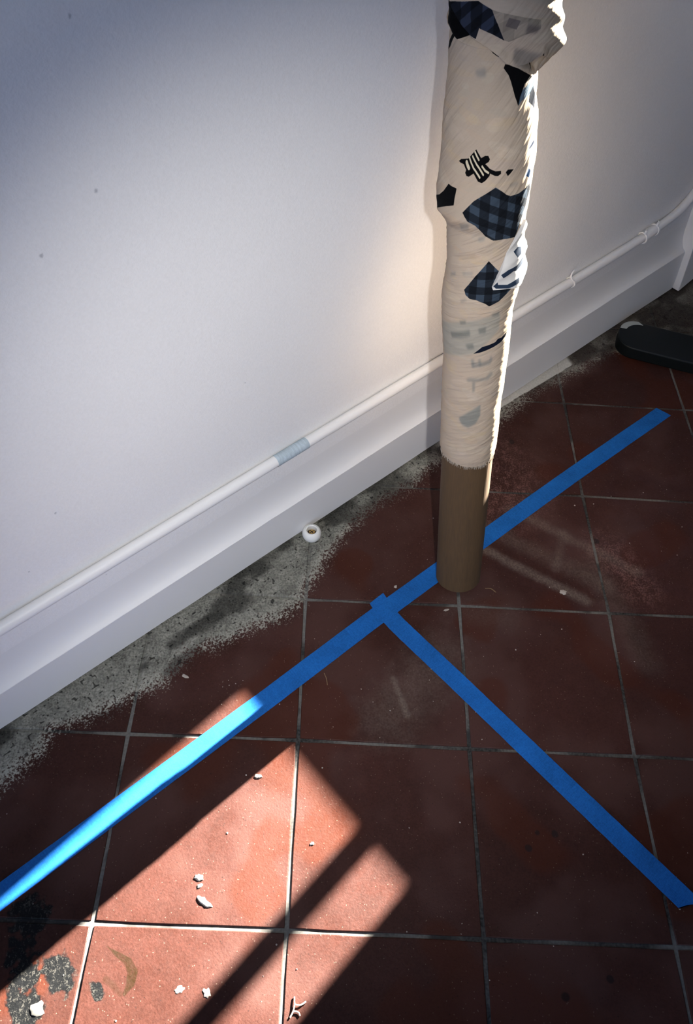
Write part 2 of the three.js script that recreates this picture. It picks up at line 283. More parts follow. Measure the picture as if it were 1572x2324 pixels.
// ---------------------------------------------------------------- fabric roll leaning on the wall
const PRINT = {
  blackBand: [227.5, 1.0203, 196.1, 1.0275, 188.5, 1.0159, 179.9, 1.0061, 170.4, 0.9976, 189.3, 0.99, 203.2, 0.999, 219.7, 1.0053],
  plaidBand: [194.9, 1.0278, 162.3, 1.0325, 148.1, 1.0248, 144.1, 1.015, 134.6, 0.9942, 146.5, 1.0008, 160.0, 1.0065, 163.3, 0.9951, 172.0, 0.9994, 183.3, 1.0099, 190.3, 1.0177],
  ghostBand: [161.1, 1.0328, 148.1, 1.0251, 100.1, 1.0117, 99.2, 1.0023, 114.2, 0.9982, 130.0, 0.9929, 134.6, 0.9942, 144.1, 1.015, 148.1, 1.0248],
  ghostSq1: [132.0, 1.0171, 120.8, 1.0134, 123.6, 1.0047, 134.6, 1.0085],
  ghostSq2: [112.8, 1.009, 99.2, 1.0034, 103.1, 0.9988, 115.2, 1.0017],
  ghostC: [121.6, 0.9849, 90.3, 0.9748, 98.2, 0.9695, 91.7, 0.955, 117.4, 0.9641, 123.7, 0.9732],
  sliver: [204.0, 0.9942, 200.7, 0.9917, 216.3, 0.9759, 226.2, 0.9696, 227.5, 0.9752],
  seg: [149.9, 0.9839, 144.9, 0.9808, 138.2, 0.9763, 140.5, 0.9753, 145.9, 0.979],
  collar: [128.9, 0.9684, 114.5, 0.962, 82.1, 0.9464, 98.5, 0.9426, 102.6, 0.9367, 108.4, 0.9201, 113.5, 0.9314, 119.5, 0.9473, 123.8, 0.9548, 131.2, 0.9629],
  wash: [102.6, 0.9367, 80.6, 0.944, 58.9, 0.9333, 88.4, 0.9274, 103.4, 0.9247, 107.9, 0.9205, 106.5, 0.9301],
  sliver2: [74.8, 0.9349, 84.4, 0.9289, 86.4, 0.9196, 74.5, 0.9088, 69.0, 0.9186],
  line1: [89.3, 0.9759, 91.2, 0.9714, 97.0, 0.9685, 93.7, 0.957, 93.0, 0.9607, 94.3, 0.9672, 87.0, 0.9701],
  ghostD: [166.6, 0.96, 153.5, 0.9636, 152.7, 0.954, 162.5, 0.9541],
  glyph: [156.2, 0.8746, 149.9, 0.8645, 145.5, 0.8674, 141.9, 0.8671, 139.8, 0.863, 140.9, 0.8601, 144.8, 0.8572, 138.9, 0.8516, 132.2, 0.8484, 125.6, 0.8482, 125.3, 0.8449, 128.9, 0.8423, 132.7, 0.843, 138.5, 0.8462, 138.8, 0.8433, 143.3, 0.8371, 147.2, 0.8341, 151.5, 0.8357, 157.7, 0.8449, 163.1, 0.8402, 166.1, 0.8407, 168.0, 0.8441, 166.8, 0.8481, 170.3, 0.8543, 174.7, 0.8553, 177.2, 0.8568, 174.1, 0.86, 165.0, 0.8623],
  drop: [119.4, 0.8458, 116.5, 0.8484, 108.4, 0.8468, 112.8, 0.8423, 115.8, 0.84],
  black2: [191.2, 0.8237, 177.6, 0.8222, 178.3, 0.8132, 179.3, 0.8002, 190.3, 0.7954, 230.3, 0.773, 229.3, 0.7785, 225.5, 0.7872, 223.2, 0.7949, 206.7, 0.8037, 198.7, 0.8118],
  plaid1: [130.6, 0.8284, 121.3, 0.8213, 115.5, 0.8163, 109.5, 0.8135, 96.6, 0.8136, 74.8, 0.8201, 68.1, 0.812, 70.5, 0.7887, 75.4, 0.7832, 85.9, 0.76, 92.0, 0.7516, 112.2, 0.7536, 126.3, 0.7538, 138.2, 0.7594, 151.8, 0.7768, 161.5, 0.7827, 167.7, 0.7932, 160.8, 0.8029, 154.9, 0.8105, 148.9, 0.8156],
  plaid2: [130.0, 0.7238, 115.2, 0.709, 102.5, 0.6967, 82.7, 0.6834, 87.4, 0.677, 99.1, 0.6686, 109.4, 0.6608, 124.3, 0.655, 130.7, 0.6598, 144.8, 0.6657, 153.9, 0.6659, 160.7, 0.6702, 164.3, 0.6773, 155.8, 0.6895, 147.5, 0.7019],
  flap: [83.0, 0.7616, 75.3, 0.7703, 63.2, 0.7303, 53.0, 0.7076, 57.8, 0.6877, 77.3, 0.6747, 101.1, 0.6811, 121.8, 0.6822, 123.6, 0.6866, 115.2, 0.7075, 104.8, 0.7333, 92.7, 0.7519],
  flapA: [93.9, 0.7322, 85.9, 0.7362, 79.4, 0.7345, 81.3, 0.7258, 88.7, 0.7227],
  flapB: [70.4, 0.7211, 67.8, 0.7051, 86.6, 0.7014, 93.5, 0.7039, 109.1, 0.6986, 113.5, 0.7051, 103.2, 0.7097, 88.3, 0.7109],
  flapC: [122.3, 0.6884, 116.8, 0.694, 115.5, 0.6895, 101.5, 0.6864, 82.1, 0.6904, 82.7, 0.6834, 98.8, 0.6813, 118.0, 0.684],
  rimA: [84.9, 0.832, 78.4, 0.8396, 74.0, 0.8351, 78.1, 0.8276],
  rimB: [83.7, 0.8656, 69.4, 0.8722, 68.8, 0.8672, 79.9, 0.8636],
  grayBand: [218.0, 0.6052, 167.0, 0.6251, 140.5, 0.6325, 106.1, 0.641, 102.3, 0.6333, 101.2, 0.6114, 118.4, 0.5944, 141.8, 0.5736, 171.1, 0.5641, 209.8, 0.551, 213.3, 0.5827],
  g1: [186.6, 0.6008, 151.2, 0.6148, 149.8, 0.6042, 182.5, 0.5923],
  g2: [138.0, 0.6179, 125.6, 0.62, 125.3, 0.6091, 136.0, 0.6086],
  g3: [157.2, 0.5874, 144.9, 0.5915, 141.6, 0.5821, 151.9, 0.5801],
  g4: [169.3, 0.6257, 158.0, 0.6295, 158.4, 0.6236, 166.8, 0.6207],
  g5: [119.0, 0.6407, 106.2, 0.6417, 105.4, 0.6365, 117.1, 0.6367],
  sliver3: [142.5, 0.5736, 128.9, 0.5855, 105.6, 0.5898, 101.8, 0.5937, 93.3, 0.5932, 80.4, 0.5985, 82.1, 0.5934, 92.6, 0.5866, 115.7, 0.5807, 132.3, 0.5758],
  halfdisc: [161.7, 0.4462, 143.2, 0.4619, 122.4, 0.4758, 121.4, 0.4544, 128.9, 0.438, 142.5, 0.429, 154.1, 0.4336, 159.5, 0.44],
  k1: [146.1, 0.563, 141.0, 0.5636, 139.3, 0.5489, 144.3, 0.5483],
  k2: [144.2, 0.5563, 115.0, 0.5592, 112.7, 0.5678, 107.9, 0.5603, 110.9, 0.5513, 142.9, 0.5468],
  k3: [152.7, 0.5249, 144.6, 0.5284, 118.0, 0.5285, 109.2, 0.5374, 104.5, 0.5329, 112.7, 0.5225, 141.2, 0.5217, 148.5, 0.5201],
  k4: [141.2, 0.5217, 136.0, 0.522, 135.3, 0.5026, 139.8, 0.5008],
  k5: [134.7, 0.5636, 130.0, 0.5644, 127.3, 0.5501, 131.6, 0.5504],
  gA: [172.1, 0.7757, 159.8, 0.7803, 161.4, 0.7681, 175.2, 0.7638],
  gB: [148.5, 0.7567, 138.0, 0.7582, 138.6, 0.7535, 147.1, 0.7511],
  gC: [197.5, 0.6908, 183.3, 0.6988, 182.7, 0.6937, 194.6, 0.6879],
  gD: [169.7, 0.7023, 151.9, 0.7063, 152.7, 0.7028, 168.1, 0.699],
  gE: [112.1, 0.8285, 98.8, 0.8288, 99.5, 0.8256, 110.8, 0.8252],
  gF: [169.9, 0.6583, 161.3, 0.6649, 157.0, 0.6638, 166.3, 0.6572]
};
const GLYPH_LINES = [[157.4, 0.8713, 152.5, 0.862], [159.8, 0.8658, 154.8, 0.8565, 146.1, 0.8443], [163.5, 0.8633, 158.2, 0.8515, 149.9, 0.8407], [166.8, 0.8576, 163.7, 0.8508], [148.2, 0.8542, 144.6, 0.8495, 140.3, 0.8469]];
const EDGE = {"E1": [224.9, 1.0012, 203.2, 0.9986, 188.5, 0.9902, 166.8, 0.9849, 148.9, 0.9829, 138.8, 0.9761, 129.4, 0.9678, 114.4, 0.9625, 84.1, 0.9482, 81.9, 0.9527], "E2": [197.2, 1.0325, 189.9, 1.02, 185.0, 1.0123, 177.7, 1.0048, 167.6, 0.9964, 151.5, 0.9865, 139.0, 0.9784, 129.1, 0.9692, 115.1, 0.9662, 99.9, 0.9684, 89.7, 0.9732, 78.7, 0.9671], "hem": [216.3, 0.3371, 186.9, 0.3417, 156.4, 0.3431, 138.2, 0.3429, 115.5, 0.3444, 94.0, 0.3446, 71.8, 0.3396]};
const RL = [0.0428, 0.0429, 0.0431, 0.0432, 0.0434, 0.0435, 0.0437, 0.0438, 0.044, 0.0443, 0.0445, 0.0447, 0.0449, 0.0454, 0.0464, 0.0473, 0.0478, 0.0482, 0.0485, 0.0485, 0.0486, 0.0488, 0.0492, 0.0494, 0.0495, 0.0494, 0.0491, 0.049, 0.0507, 0.0524, 0.0534, 0.0544, 0.0551, 0.054, 0.0512, 0.05, 0.0504, 0.0512, 0.0525, 0.067, 0.0677, 0.0658, 0.0642, 0.0628, 0.0618, 0.0612, 0.0607, 0.0601, 0.0593, 0.0563, 0.0586, 0.0611, 0.0634, 0.0646, 0.0653, 0.0661, 0.0669];
const RR = [0.0475, 0.0471, 0.0467, 0.0464, 0.046, 0.0456, 0.0452, 0.0449, 0.0446, 0.0444, 0.0442, 0.0439, 0.0437, 0.0435, 0.0434, 0.0434, 0.0466, 0.0473, 0.0481, 0.0484, 0.0486, 0.0487, 0.0485, 0.0485, 0.0493, 0.0501, 0.0506, 0.0511, 0.0513, 0.0513, 0.051, 0.0506, 0.0528, 0.0564, 0.0584, 0.0582, 0.0557, 0.0548, 0.0542, 0.0551, 0.0562, 0.0573, 0.057, 0.057, 0.0568, 0.0558, 0.0511, 0.0496, 0.0616, 0.0688, 0.0653, 0.0633, 0.064, 0.0618, 0.0591, 0.0564, 0.0536];
const AXIS0 = [0.1575, 0.0072, 0.2907], AX = new THREE.Vector3(0, 0.9886, -0.1503), E1 = new THREE.Vector3(1, 0, 0), E2 = new THREE.Vector3(0, 0.1503, 0.9886);
const TS = RL.map((_, i) => i * 0.02), FRONT = THREE.MathUtils.degToRad(50.3), TAU = Math.PI * 2;
const sideRadius = (phi, t, kR = 0, kL = 0) => {                     // radius of the bundle: right and left outlines blended round the axis
  let d = phi - FRONT; d = Math.atan2(Math.sin(d), Math.cos(d));
  const te = t - kR * Math.max(0, d), soft = (a, x) => (table(TS, a, x - 0.008) + 2 * table(TS, a, x) + table(TS, a, x + 0.008)) / 4, rr = kR ? soft(RR, te) : table(TS, RR, te), rl = table(TS, RL, t);
  return (rr + rl) / 2 + (rr - rl) / 2 * Math.cos(d);
};
const rollPoint = (phi, t, r) => [r * Math.cos(phi), t * AX.y + r * Math.sin(phi) * E2.y, t * AX.z + r * Math.sin(phi) * E2.z];
const T0 = 0.3, T1 = 1.16;
function rollSurface(fn, nPhi, rows, phi0 = 0, phi1 = TAU) {          // fn(phi, k) -> [t, r]; rows = number of rings
  const P = [], UV = [], I = [];
  for (let k = 0; k < rows; k++) for (let i = 0; i <= nPhi; i++) {
    const phi = lerp(phi0, phi1, i / nPhi), [t, r] = fn(phi, k / (rows - 1));
    P.push(...rollPoint(phi, t, r)); UV.push(phi / TAU, (t - T0) / (T1 - T0));
  }
  for (let k = 0; k < rows - 1; k++) for (let i = 0; i < nPhi; i++) { const a = k * (nPhi + 1) + i; I.push(a, a + nPhi + 1, a + 1, a + 1, a + nPhi + 1, a + nPhi + 2); }
  const g = new THREE.BufferGeometry();
  g.setAttribute('position', new THREE.Float32BufferAttribute(P, 3)); g.setAttribute('uv', new THREE.Float32BufferAttribute(UV, 2)); g.setIndex(I); g.computeVertexNormals();
  const nr = g.attributes.normal;                                     // close the seam of a full turn
  if (phi1 - phi0 > 6.28) for (let k = 0; k < rows; k++) { const a = k * (nPhi + 1), b = a + nPhi; const v = new THREE.Vector3(nr.getX(a) + nr.getX(b), nr.getY(a) + nr.getY(b), nr.getZ(a) + nr.getZ(b)).normalize(); nr.setXYZ(a, v.x, v.y, v.z); nr.setXYZ(b, v.x, v.y, v.z); }
  return g;
}
function printTexture() {
  const w = 1536, h = 2048, c = document.createElement('canvas'); c.width = w; c.height = h;
  const g = c.getContext('2d');
  const X = (deg) => deg / 360 * w, Y = (t) => h - (t - T0) / (T1 - T0) * h;
  g.fillStyle = 'rgb(170,153,133)'; g.fillRect(0, 0, w, h);
  const R = rng(5);
  for (let i = 0; i < 900; i++) {                                     // cloth seen through cloth: uneven warm and grey tone
    const x = R() * w, y = R() * h, len = 20 + R() * 90; g.save(); g.translate(x, y); g.rotate(-0.35 + R() * 0.5); g.globalAlpha = 0.05 + R() * 0.06;
    g.fillStyle = R() < 0.5 ? 'rgb(196,160,112)' : R() < 0.5 ? 'rgb(150,146,138)' : 'rgb(206,192,170)'; g.beginPath(); g.ellipse(0, 0, len, 4 + R() * 16, 0, 0, 7); g.fill(); g.restore();
  }
  g.globalAlpha = 0.07; g.fillStyle = 'rgb(90,80,66)';
  for (let y = 0; y < h; y += 3) g.fillRect(0, y, w, 1); for (let x = 0; x < w; x += 4) g.fillRect(x, 0, 1, h);
  g.globalAlpha = 1;
  const path = (a) => { g.beginPath(); for (let i = 0; i < a.length; i += 2) i ? g.lineTo(X(a[i]), Y(a[i + 1])) : g.moveTo(X(a[i]), Y(a[i + 1])); g.closePath(); };
  const fill = (name, col, alpha = 1) => { g.filter = alpha < 0.8 ? 'blur(5px)' : 'none'; g.globalAlpha = alpha; g.fillStyle = col; path(PRINT[name]); g.fill(); g.globalAlpha = 1; g.filter = 'none'; };
  const plaid = (name, alpha, tilt, base = 'rgb(50,60,70)', dark = 'rgb(5,7,10)') => {
    const a = PRINT[name]; g.save(); path(a); g.clip(); g.globalAlpha = alpha; g.fillStyle = base; g.fill();
    let cx = 0, cy = 0; for (let i = 0; i < a.length; i += 2) { cx += X(a[i]); cy += Y(a[i + 1]); } cx /= a.length / 2; cy /= a.length / 2;
    g.translate(cx, cy); g.transform(1, tilt, 0, 1, 0, 0); g.fillStyle = dark; g.globalAlpha = alpha * 0.55;
    for (let k = -12; k < 12; k++) { g.fillRect(-900, k * 54 - 12, 1800, 27); g.fillRect(k * 100 - 25, -900, 50, 1800); }
    g.restore();
  };
  const ghost = 'rgb(104,106,102)';
  fill('grayBand', 'rgb(132,132,122)', 0.6); for (const k of ['g1', 'g2', 'g3', 'g4', 'g5']) fill(k, 'rgb(88,90,84)', 0.55);
  for (const k of ['k1', 'k2', 'k3', 'k4', 'k5']) fill(k, ghost, 0.5);
  for (const k of ['gA', 'gB', 'gC', 'gD', 'gE', 'gF', 'ghostD']) fill(k, ghost, 0.45);
  fill('halfdisc', 'rgb(110,112,106)', 0.75);
  plaid('ghostBand', 0.6, 0.25, 'rgb(128,118,104)', 'rgb(96,88,80)'); fill('ghostSq1', 'rgb(84,76,72)', 0.8); fill('ghostSq2', 'rgb(84,76,72)', 0.75); fill('ghostC', 'rgb(104,98,90)', 0.7);
  plaid('plaid1', 1, -0.28); plaid('plaid2', 1, 0.0); plaid('plaidBand', 1, 0.5, 'rgb(42,47,60)');
  for (const k of ['blackBand', 'sliver', 'seg', 'collar', 'drop', 'black2', 'line1', 'glyph']) fill(k, 'rgb(5,5,6)');
  fill('wash', 'rgb(70,88,104)', 0.85); fill('sliver2', 'rgb(10,16,26)'); fill('sliver3', 'rgb(12,18,30)'); fill('rimA', 'rgb(20,44,70)'); fill('rimB', 'rgb(20,34,54)');
  g.strokeStyle = 'rgb(190,178,150)'; g.lineCap = 'round';
  GLYPH_LINES.forEach((a, k) => { g.lineWidth = k === 3 ? 13 : 7; g.beginPath(); for (let i = 0; i < a.length; i += 2) i ? g.lineTo(X(a[i]), Y(a[i + 1])) : g.moveTo(X(a[i]), Y(a[i + 1])); g.stroke(); });
  const t = new THREE.CanvasTexture(c); t.colorSpace = THREE.SRGBColorSpace; t.wrapS = THREE.RepeatWrapping; t.anisotropy = 8; return t;
}
{
  const roll = group('fabric_roll', AXIS0);
  tag(roll, 'brown cardboard tube wrapped in cream cloth printed with dark checked shapes, leaning on wall', 'fabric roll');
  // cardboard core
  const coreR = 0.0445, len = 1.72;
  const cardMap = dataTexture(512, 1024, (u, v, o) => { const s = 0.5 + 0.5 * Math.sin((u * 6.283 + v * 40)); const k = 0.9 + 0.2 * (fbm(u * 24, v * 60, 3) - 0.5) + 0.25 * (noise(u * 256, v * 512) - 0.5) + 0.02 * s; o[0] = 0.08 * k; o[1] = 0.043 * k; o[2] = 0.0145 * k; });
  cardMap.wrapS = cardMap.wrapT = THREE.RepeatWrapping;
  const core = new THREE.LatheGeometry([[coreR - 0.005, 0.01], [coreR - 0.005, 0.0008], [coreR - 0.004, 0], [coreR - 0.0012, 0.0002], [coreR, 0.0016], [coreR, len / 2], [coreR, len - 0.001], [coreR - 0.005, len - 0.001], [coreR - 0.005, len * 0.7], [coreR - 0.005, 0.01]].map(([r, y]) => new THREE.Vector2(r, y)), 64);
  const tube = mesh('cardboard_tube', core, std({ map: cardMap, roughness: 0.85, bumpMap: grainBump, bumpScale: 0.0002 }), roll);
  tube.rotation.x = Math.atan2(AX.z, AX.y);
  const creaseBump = dataTexture(768, 1024, (u, v, o) => { const psi = (u * TAU - 5.2 + TAU) % TAU, tt = lerp(T0, T1, v), s = lerp(0.014, 0.062, smooth(0.6, 0.8, tt)), q = tt + s * psi; o[0] = 0.6 * fbm(psi * 3 + 2, q * 260, 3) + 0.4 * fbm(psi * 1.6 + 20, q * 110, 2); }, false);
  creaseBump.wrapS = THREE.RepeatWrapping;
  const cloth = new THREE.MeshPhysicalMaterial({ map: printTexture(), roughness: 0.95, specularIntensity: 0.2, side: THREE.DoubleSide, bumpMap: creaseBump, bumpScale: 0.0016 });
  const wr = (phi, t) => {                                            // creases: slanting folds high up, near-level ones low down
    const psi = (phi - 5.2 + TAU) % TAU, up = smooth(0.6, 0.8, t), s = lerp(0.012, 0.06, up);
    const q = t + s * psi, a = fbm(psi * 1.1 + 3, q * 38, 3) - 0.5, b = fbm(psi * 1.8 + 9, q * 120 + 3, 2) - 0.5;
    const edge = smooth(0, 0.5, psi) * smooth(TAU, TAU - 0.5, psi);
    return (0.0044 * a * (0.35 + 0.75 * up) + 0.0013 * b) * edge;
  };
  const rlMain = (phi, t) => { let r; if (t > 0.925) { let d = phi - FRONT; d = Math.atan2(Math.sin(d), Math.cos(d)); r = lerp(sideRadius(phi, 0.925), 0.053 - 0.005 * Math.cos(d), smooth(0.925, 0.96, t)); } else r = sideRadius(phi, t); return Math.max(r + wr(phi, t), coreR + 0.0012); };
  const hem = (phi) => 0.3425 + 0.0022 * (noise(phi * 30, 1) - 0.5) + 0.003 * Math.sin(phi * 2 + 1);
  const main = rollSurface((phi, k) => { const h0 = hem(phi); if (k === 0) return [h0 + 0.004, coreR + 0.0004]; if (k < 0.006) return [h0, coreR + 0.0014]; const t = lerp(h0 + 0.003, 1.5, k); return [t, k > 0.995 ? coreR + 0.001 : rlMain(phi, t)]; }, 220, 420);
  mesh('cloth_wrap', main, cloth, roll);
  // inner overlap edges: thin upper sheets whose lower edges lie slantwise across the roll
  const edgeT = (a, deg) => { const n = a.length / 2, xs = [], ys = []; for (let i = n - 1; i >= 0; i--) { xs.push(a[2 * i]); ys.push(a[2 * i + 1]); } return table(xs, ys, deg); };
  const wrapDeg = (phi) => { let d = THREE.MathUtils.radToDeg(phi) % 360; return d < 0 ? d + 360 : d; };
  const back = (deg) => smooth(225, 300, deg) + smooth(78, 20, deg);
  // bunched ridges of cloth that stand out on the sunny side
  const ridges = (phi, t) => { let s = 0; for (const [pc, pw, tc, tw, amp, k] of [[60, 36, 0.981, 0.0095, 0.0045, 0.02], [64, 34, 1.006, 0.0085, 0.005, 0.026], [150, 60, 1.0, 0.012, 0.0035, 0.045], [180, 40, 0.985, 0.008, 0.003, 0.045], [110, 40, 0.985, 0.007, 0.003, 0.03], [75, 40, 1.035, 0.01, 0.004, 0.02]]) { let d = THREE.MathUtils.radToDeg(phi) - pc; d = ((d + 540) % 360) - 180; const c = tc + k * THREE.MathUtils.degToRad(d); s += amp * Math.exp(-((d / pw) ** 2) - (((t - c) / tw) ** 2)); } return s - 0.003; };
  const sheet = (name, edgeName, lift, top) => mesh(name, rollSurface((phi, k) => {
    const deg = wrapDeg(phi), e = lerp(edgeT(EDGE[edgeName], deg), 0.985, clamp(back(deg)));
    const bulge = (t) => sideRadius(phi, t, 0.03) + lift + 0.7 * wr(phi, t + 0.37) + 0.0045 * smooth(e + 0.014, e, t) + ridges(phi, t);
    if (k === 0) return [e + 0.016, bulge(e) - 0.01]; if (k < 0.0095) return [e + 0.0005, bulge(e) - 0.0012];
    const t = lerp(e, top, Math.pow(k, 2.0)); return [t, k > 0.99 ? coreR + 0.002 : bulge(t)];
  }, 220, 170), cloth, roll);
  sheet('cloth_fold', 'E1', 0.0012, 1.44);
  sheet('cloth_fold', 'E2', 0.0056, 1.42);
  // twisted flap of cloth on the sunny side
  { const a = PRINT.flap, s = new THREE.Shape(); for (let i = 0; i < a.length; i += 2) i ? s.lineTo(a[i], a[i + 1] * 1000) : s.moveTo(a[i], a[i + 1] * 1000);
    let g = new THREE.ExtrudeGeometry(s, { depth: 1, bevelEnabled: false, curveSegments: 2 });
    // subdivide so that it can follow the roll
    for (let pass = 0; pass < 4; pass++) { const p = g.attributes.position, N = []; const v = (i) => new THREE.Vector3().fromBufferAttribute(p, i); for (let i = 0; i < p.count; i += 3) { const A = v(i), B = v(i + 1), C = v(i + 2), ab = A.clone().lerp(B, 0.5), bc = B.clone().lerp(C, 0.5), ca = C.clone().lerp(A, 0.5); for (const q of [A, ab, ca, ab, B, bc, ca, bc, C, ab, bc, ca]) N.push(q.x, q.y, q.z); } g = new THREE.BufferGeometry(); g.setAttribute('position', new THREE.Float32BufferAttribute(N, 3)); }
    const p = g.attributes.position, UV = new Float32Array(p.count * 2);
    for (let i = 0; i < p.count; i++) { const phi = THREE.MathUtils.degToRad(p.getX(i)), t = p.getY(i) / 1000, out = p.getZ(i); UV[2 * i] = phi / TAU; UV[2 * i + 1] = (t - T0) / (T1 - T0); const r = rlMain(phi, t) + 0.0008 + out * (0.0035 + 0.002 * Math.sin(t * 160 + phi * 4)); p.setXYZ(i, ...rollPoint(phi, t, r)); }
    g.setAttribute('uv', new THREE.BufferAttribute(UV, 2)); g = mergeVertices(g, 1e-5); g.computeVertexNormals();
    const w = 512, c = document.createElement('canvas'); c.width = c.height = w; const q = c.getContext('2d');
    const flapTex = (() => { const u0 = 50, u1 = 160, t0 = 0.63, t1 = 0.78; const X = (d) => (d - u0) / (u1 - u0) * w, Y = (t) => w - (t - t0) / (t1 - t0) * w; q.fillStyle = 'rgb(196,192,184)'; q.fillRect(0, 0, w, w);
      for (const k of ['flapA', 'flapB', 'flapC']) { const b = PRINT[k]; q.fillStyle = 'rgb(14,34,54)'; q.beginPath(); for (let i = 0; i < b.length; i += 2) i ? q.lineTo(X(b[i]), Y(b[i + 1])) : q.moveTo(X(b[i]), Y(b[i + 1])); q.closePath(); q.fill(); }
      const uv = g.attributes.uv; for (let i = 0; i < uv.count; i++) { const d = uv.getX(i) * 360, t = uv.getY(i) * (T1 - T0) + T0; uv.setXY(i, (d - u0) / (u1 - u0), (t - t0) / (t1 - t0)); }
      const t = new THREE.CanvasTexture(c); t.colorSpace = THREE.SRGBColorSpace; return t; })();
    const f = mesh('cloth_flap', g, std({ map: flapTex, roughness: 0.9, side: THREE.DoubleSide }), roll); f.userData.label = 'twisted white and navy flap of cloth';
  }
  // frayed threads along the hem
  { const R = rng(77), parts = [], unit = new THREE.CylinderGeometry(0.00022, 0.00014, 1, 3, 1);
    for (let i = 0; i < 520; i++) { const phi = R() * TAU, ln = 0.002 + R() * 0.006, t = hem(phi) + 0.001; const a = new THREE.Vector3(...rollPoint(phi, t, coreR + 0.0016)), b = new THREE.Vector3(...rollPoint(phi + (R() - 0.5) * 0.1, t - ln, coreR + 0.0008 + R() * 0.002)); const g = unit.clone(); g.scale(1, a.distanceTo(b), 1); g.applyQuaternion(new THREE.Quaternion().setFromUnitVectors(new THREE.Vector3(0, 1, 0), a.clone().sub(b).normalize())); const mid = a.add(b).multiplyScalar(0.5); g.translate(mid.x, mid.y, mid.z); parts.push(g); }
    const fr = mesh('frayed_hem', mergeGeometries(parts), std({ color: L(0.42, 0.36, 0.28), roughness: 0.95 }), roll); fr.userData.kind = 'stuff';
  }
}

// ---------------------------------------------------------------- blue masking tape
{
  const tapeMap = dataTexture(1024, 64, (u, v, o) => { const c = noise(u * 700, v * 5), n = noise(u * 260, v * 30), f = fbm(u * 10, v * 1.2 + 3, 3); const k = 0.86 + 0.18 * (c - 0.5) + 0.25 * (n - 0.5) + 0.35 * (f - 0.5); o[0] = 0.011 * k; o[1] = 0.118 * k; o[2] = 0.4 * k; });
  tapeMap.wrapS = THREE.RepeatWrapping;
  const mat = new THREE.MeshPhysicalMaterial({ map: tapeMap, roughness: 0.8, specularIntensity: 0.25, bumpMap: grainBump, bumpScale: 0.0002 });
  const strip = (name, pts, width, y, ends, parent) => {               // pts: centre line [x, z]; cross-section 0.35 mm thick
    const curve = new THREE.CatmullRomCurve3(pts.map(([x, z]) => new THREE.Vector3(x, 0, z))), n = 90, R = rng(9 + pts.length), P = [], UV = [], I = [];
    const ln = curve.getLength();
    for (let i = 0; i <= n; i++) {
      const t = i / n, c = curve.getPointAt(t), d = curve.getTangentAt(t), px = -d.z, pz = d.x, k0 = i === 0 ? ends[0] : 0, k1 = i === n ? ends[1] : 0;
      const wob = 0.0004 * (R() - 0.5), lift = y + (i === 0 || i === n ? 0.0004 : 0) + 0.00035 * noise(t * 40, 2);
      for (const [s, h] of [[-1, 0], [-1, 0.00035], [0, 0.0004], [1, 0.00035], [1, 0]]) {
        const e = (k0 + k1) * s; P.push(c.x + px * s * width / 2 + px * wob + d.x * e, lift + h - (h ? 0 : 0.0008), c.z + pz * s * width / 2 + pz * wob + d.z * e); UV.push(t * ln / 0.5, (s + 1) / 2);
      }
    }
    for (let i = 0; i < n; i++) for (let k = 0; k < 4; k++) { const a = i * 5 + k; I.push(a, a + 1, a + 5, a + 1, a + 6, a + 5); }
    const g = new THREE.BufferGeometry(); g.setAttribute('position', new THREE.Float32BufferAttribute(P, 3)); g.setAttribute('uv', new THREE.Float32BufferAttribute(UV, 2)); g.setIndex(I); g.computeVertexNormals();
    return mesh(name, g, mat, parent);
  };
  tag(strip('masking_tape', [[-1.6, 0.246], [-0.82, 0.2455], [-0.315, 0.251], [0.0, 0.252], [0.285, 0.258], [0.6, 0.266], [0.911, 0.278]], 0.038, 0.0009, [0, 0.004]), 'long strip of blue masking tape running beside the wall, under the tube', 'tape');
  tag(strip('masking_tape', [[-0.005, 0.221], [-0.013, 0.262], [-0.0125, 0.45], [-0.011, 0.7], [-0.009, 0.962]], 0.0365, 0.0016, [0.004, -0.012]), 'shorter strip of blue masking tape running out from the wall toward the viewer', 'tape');
}

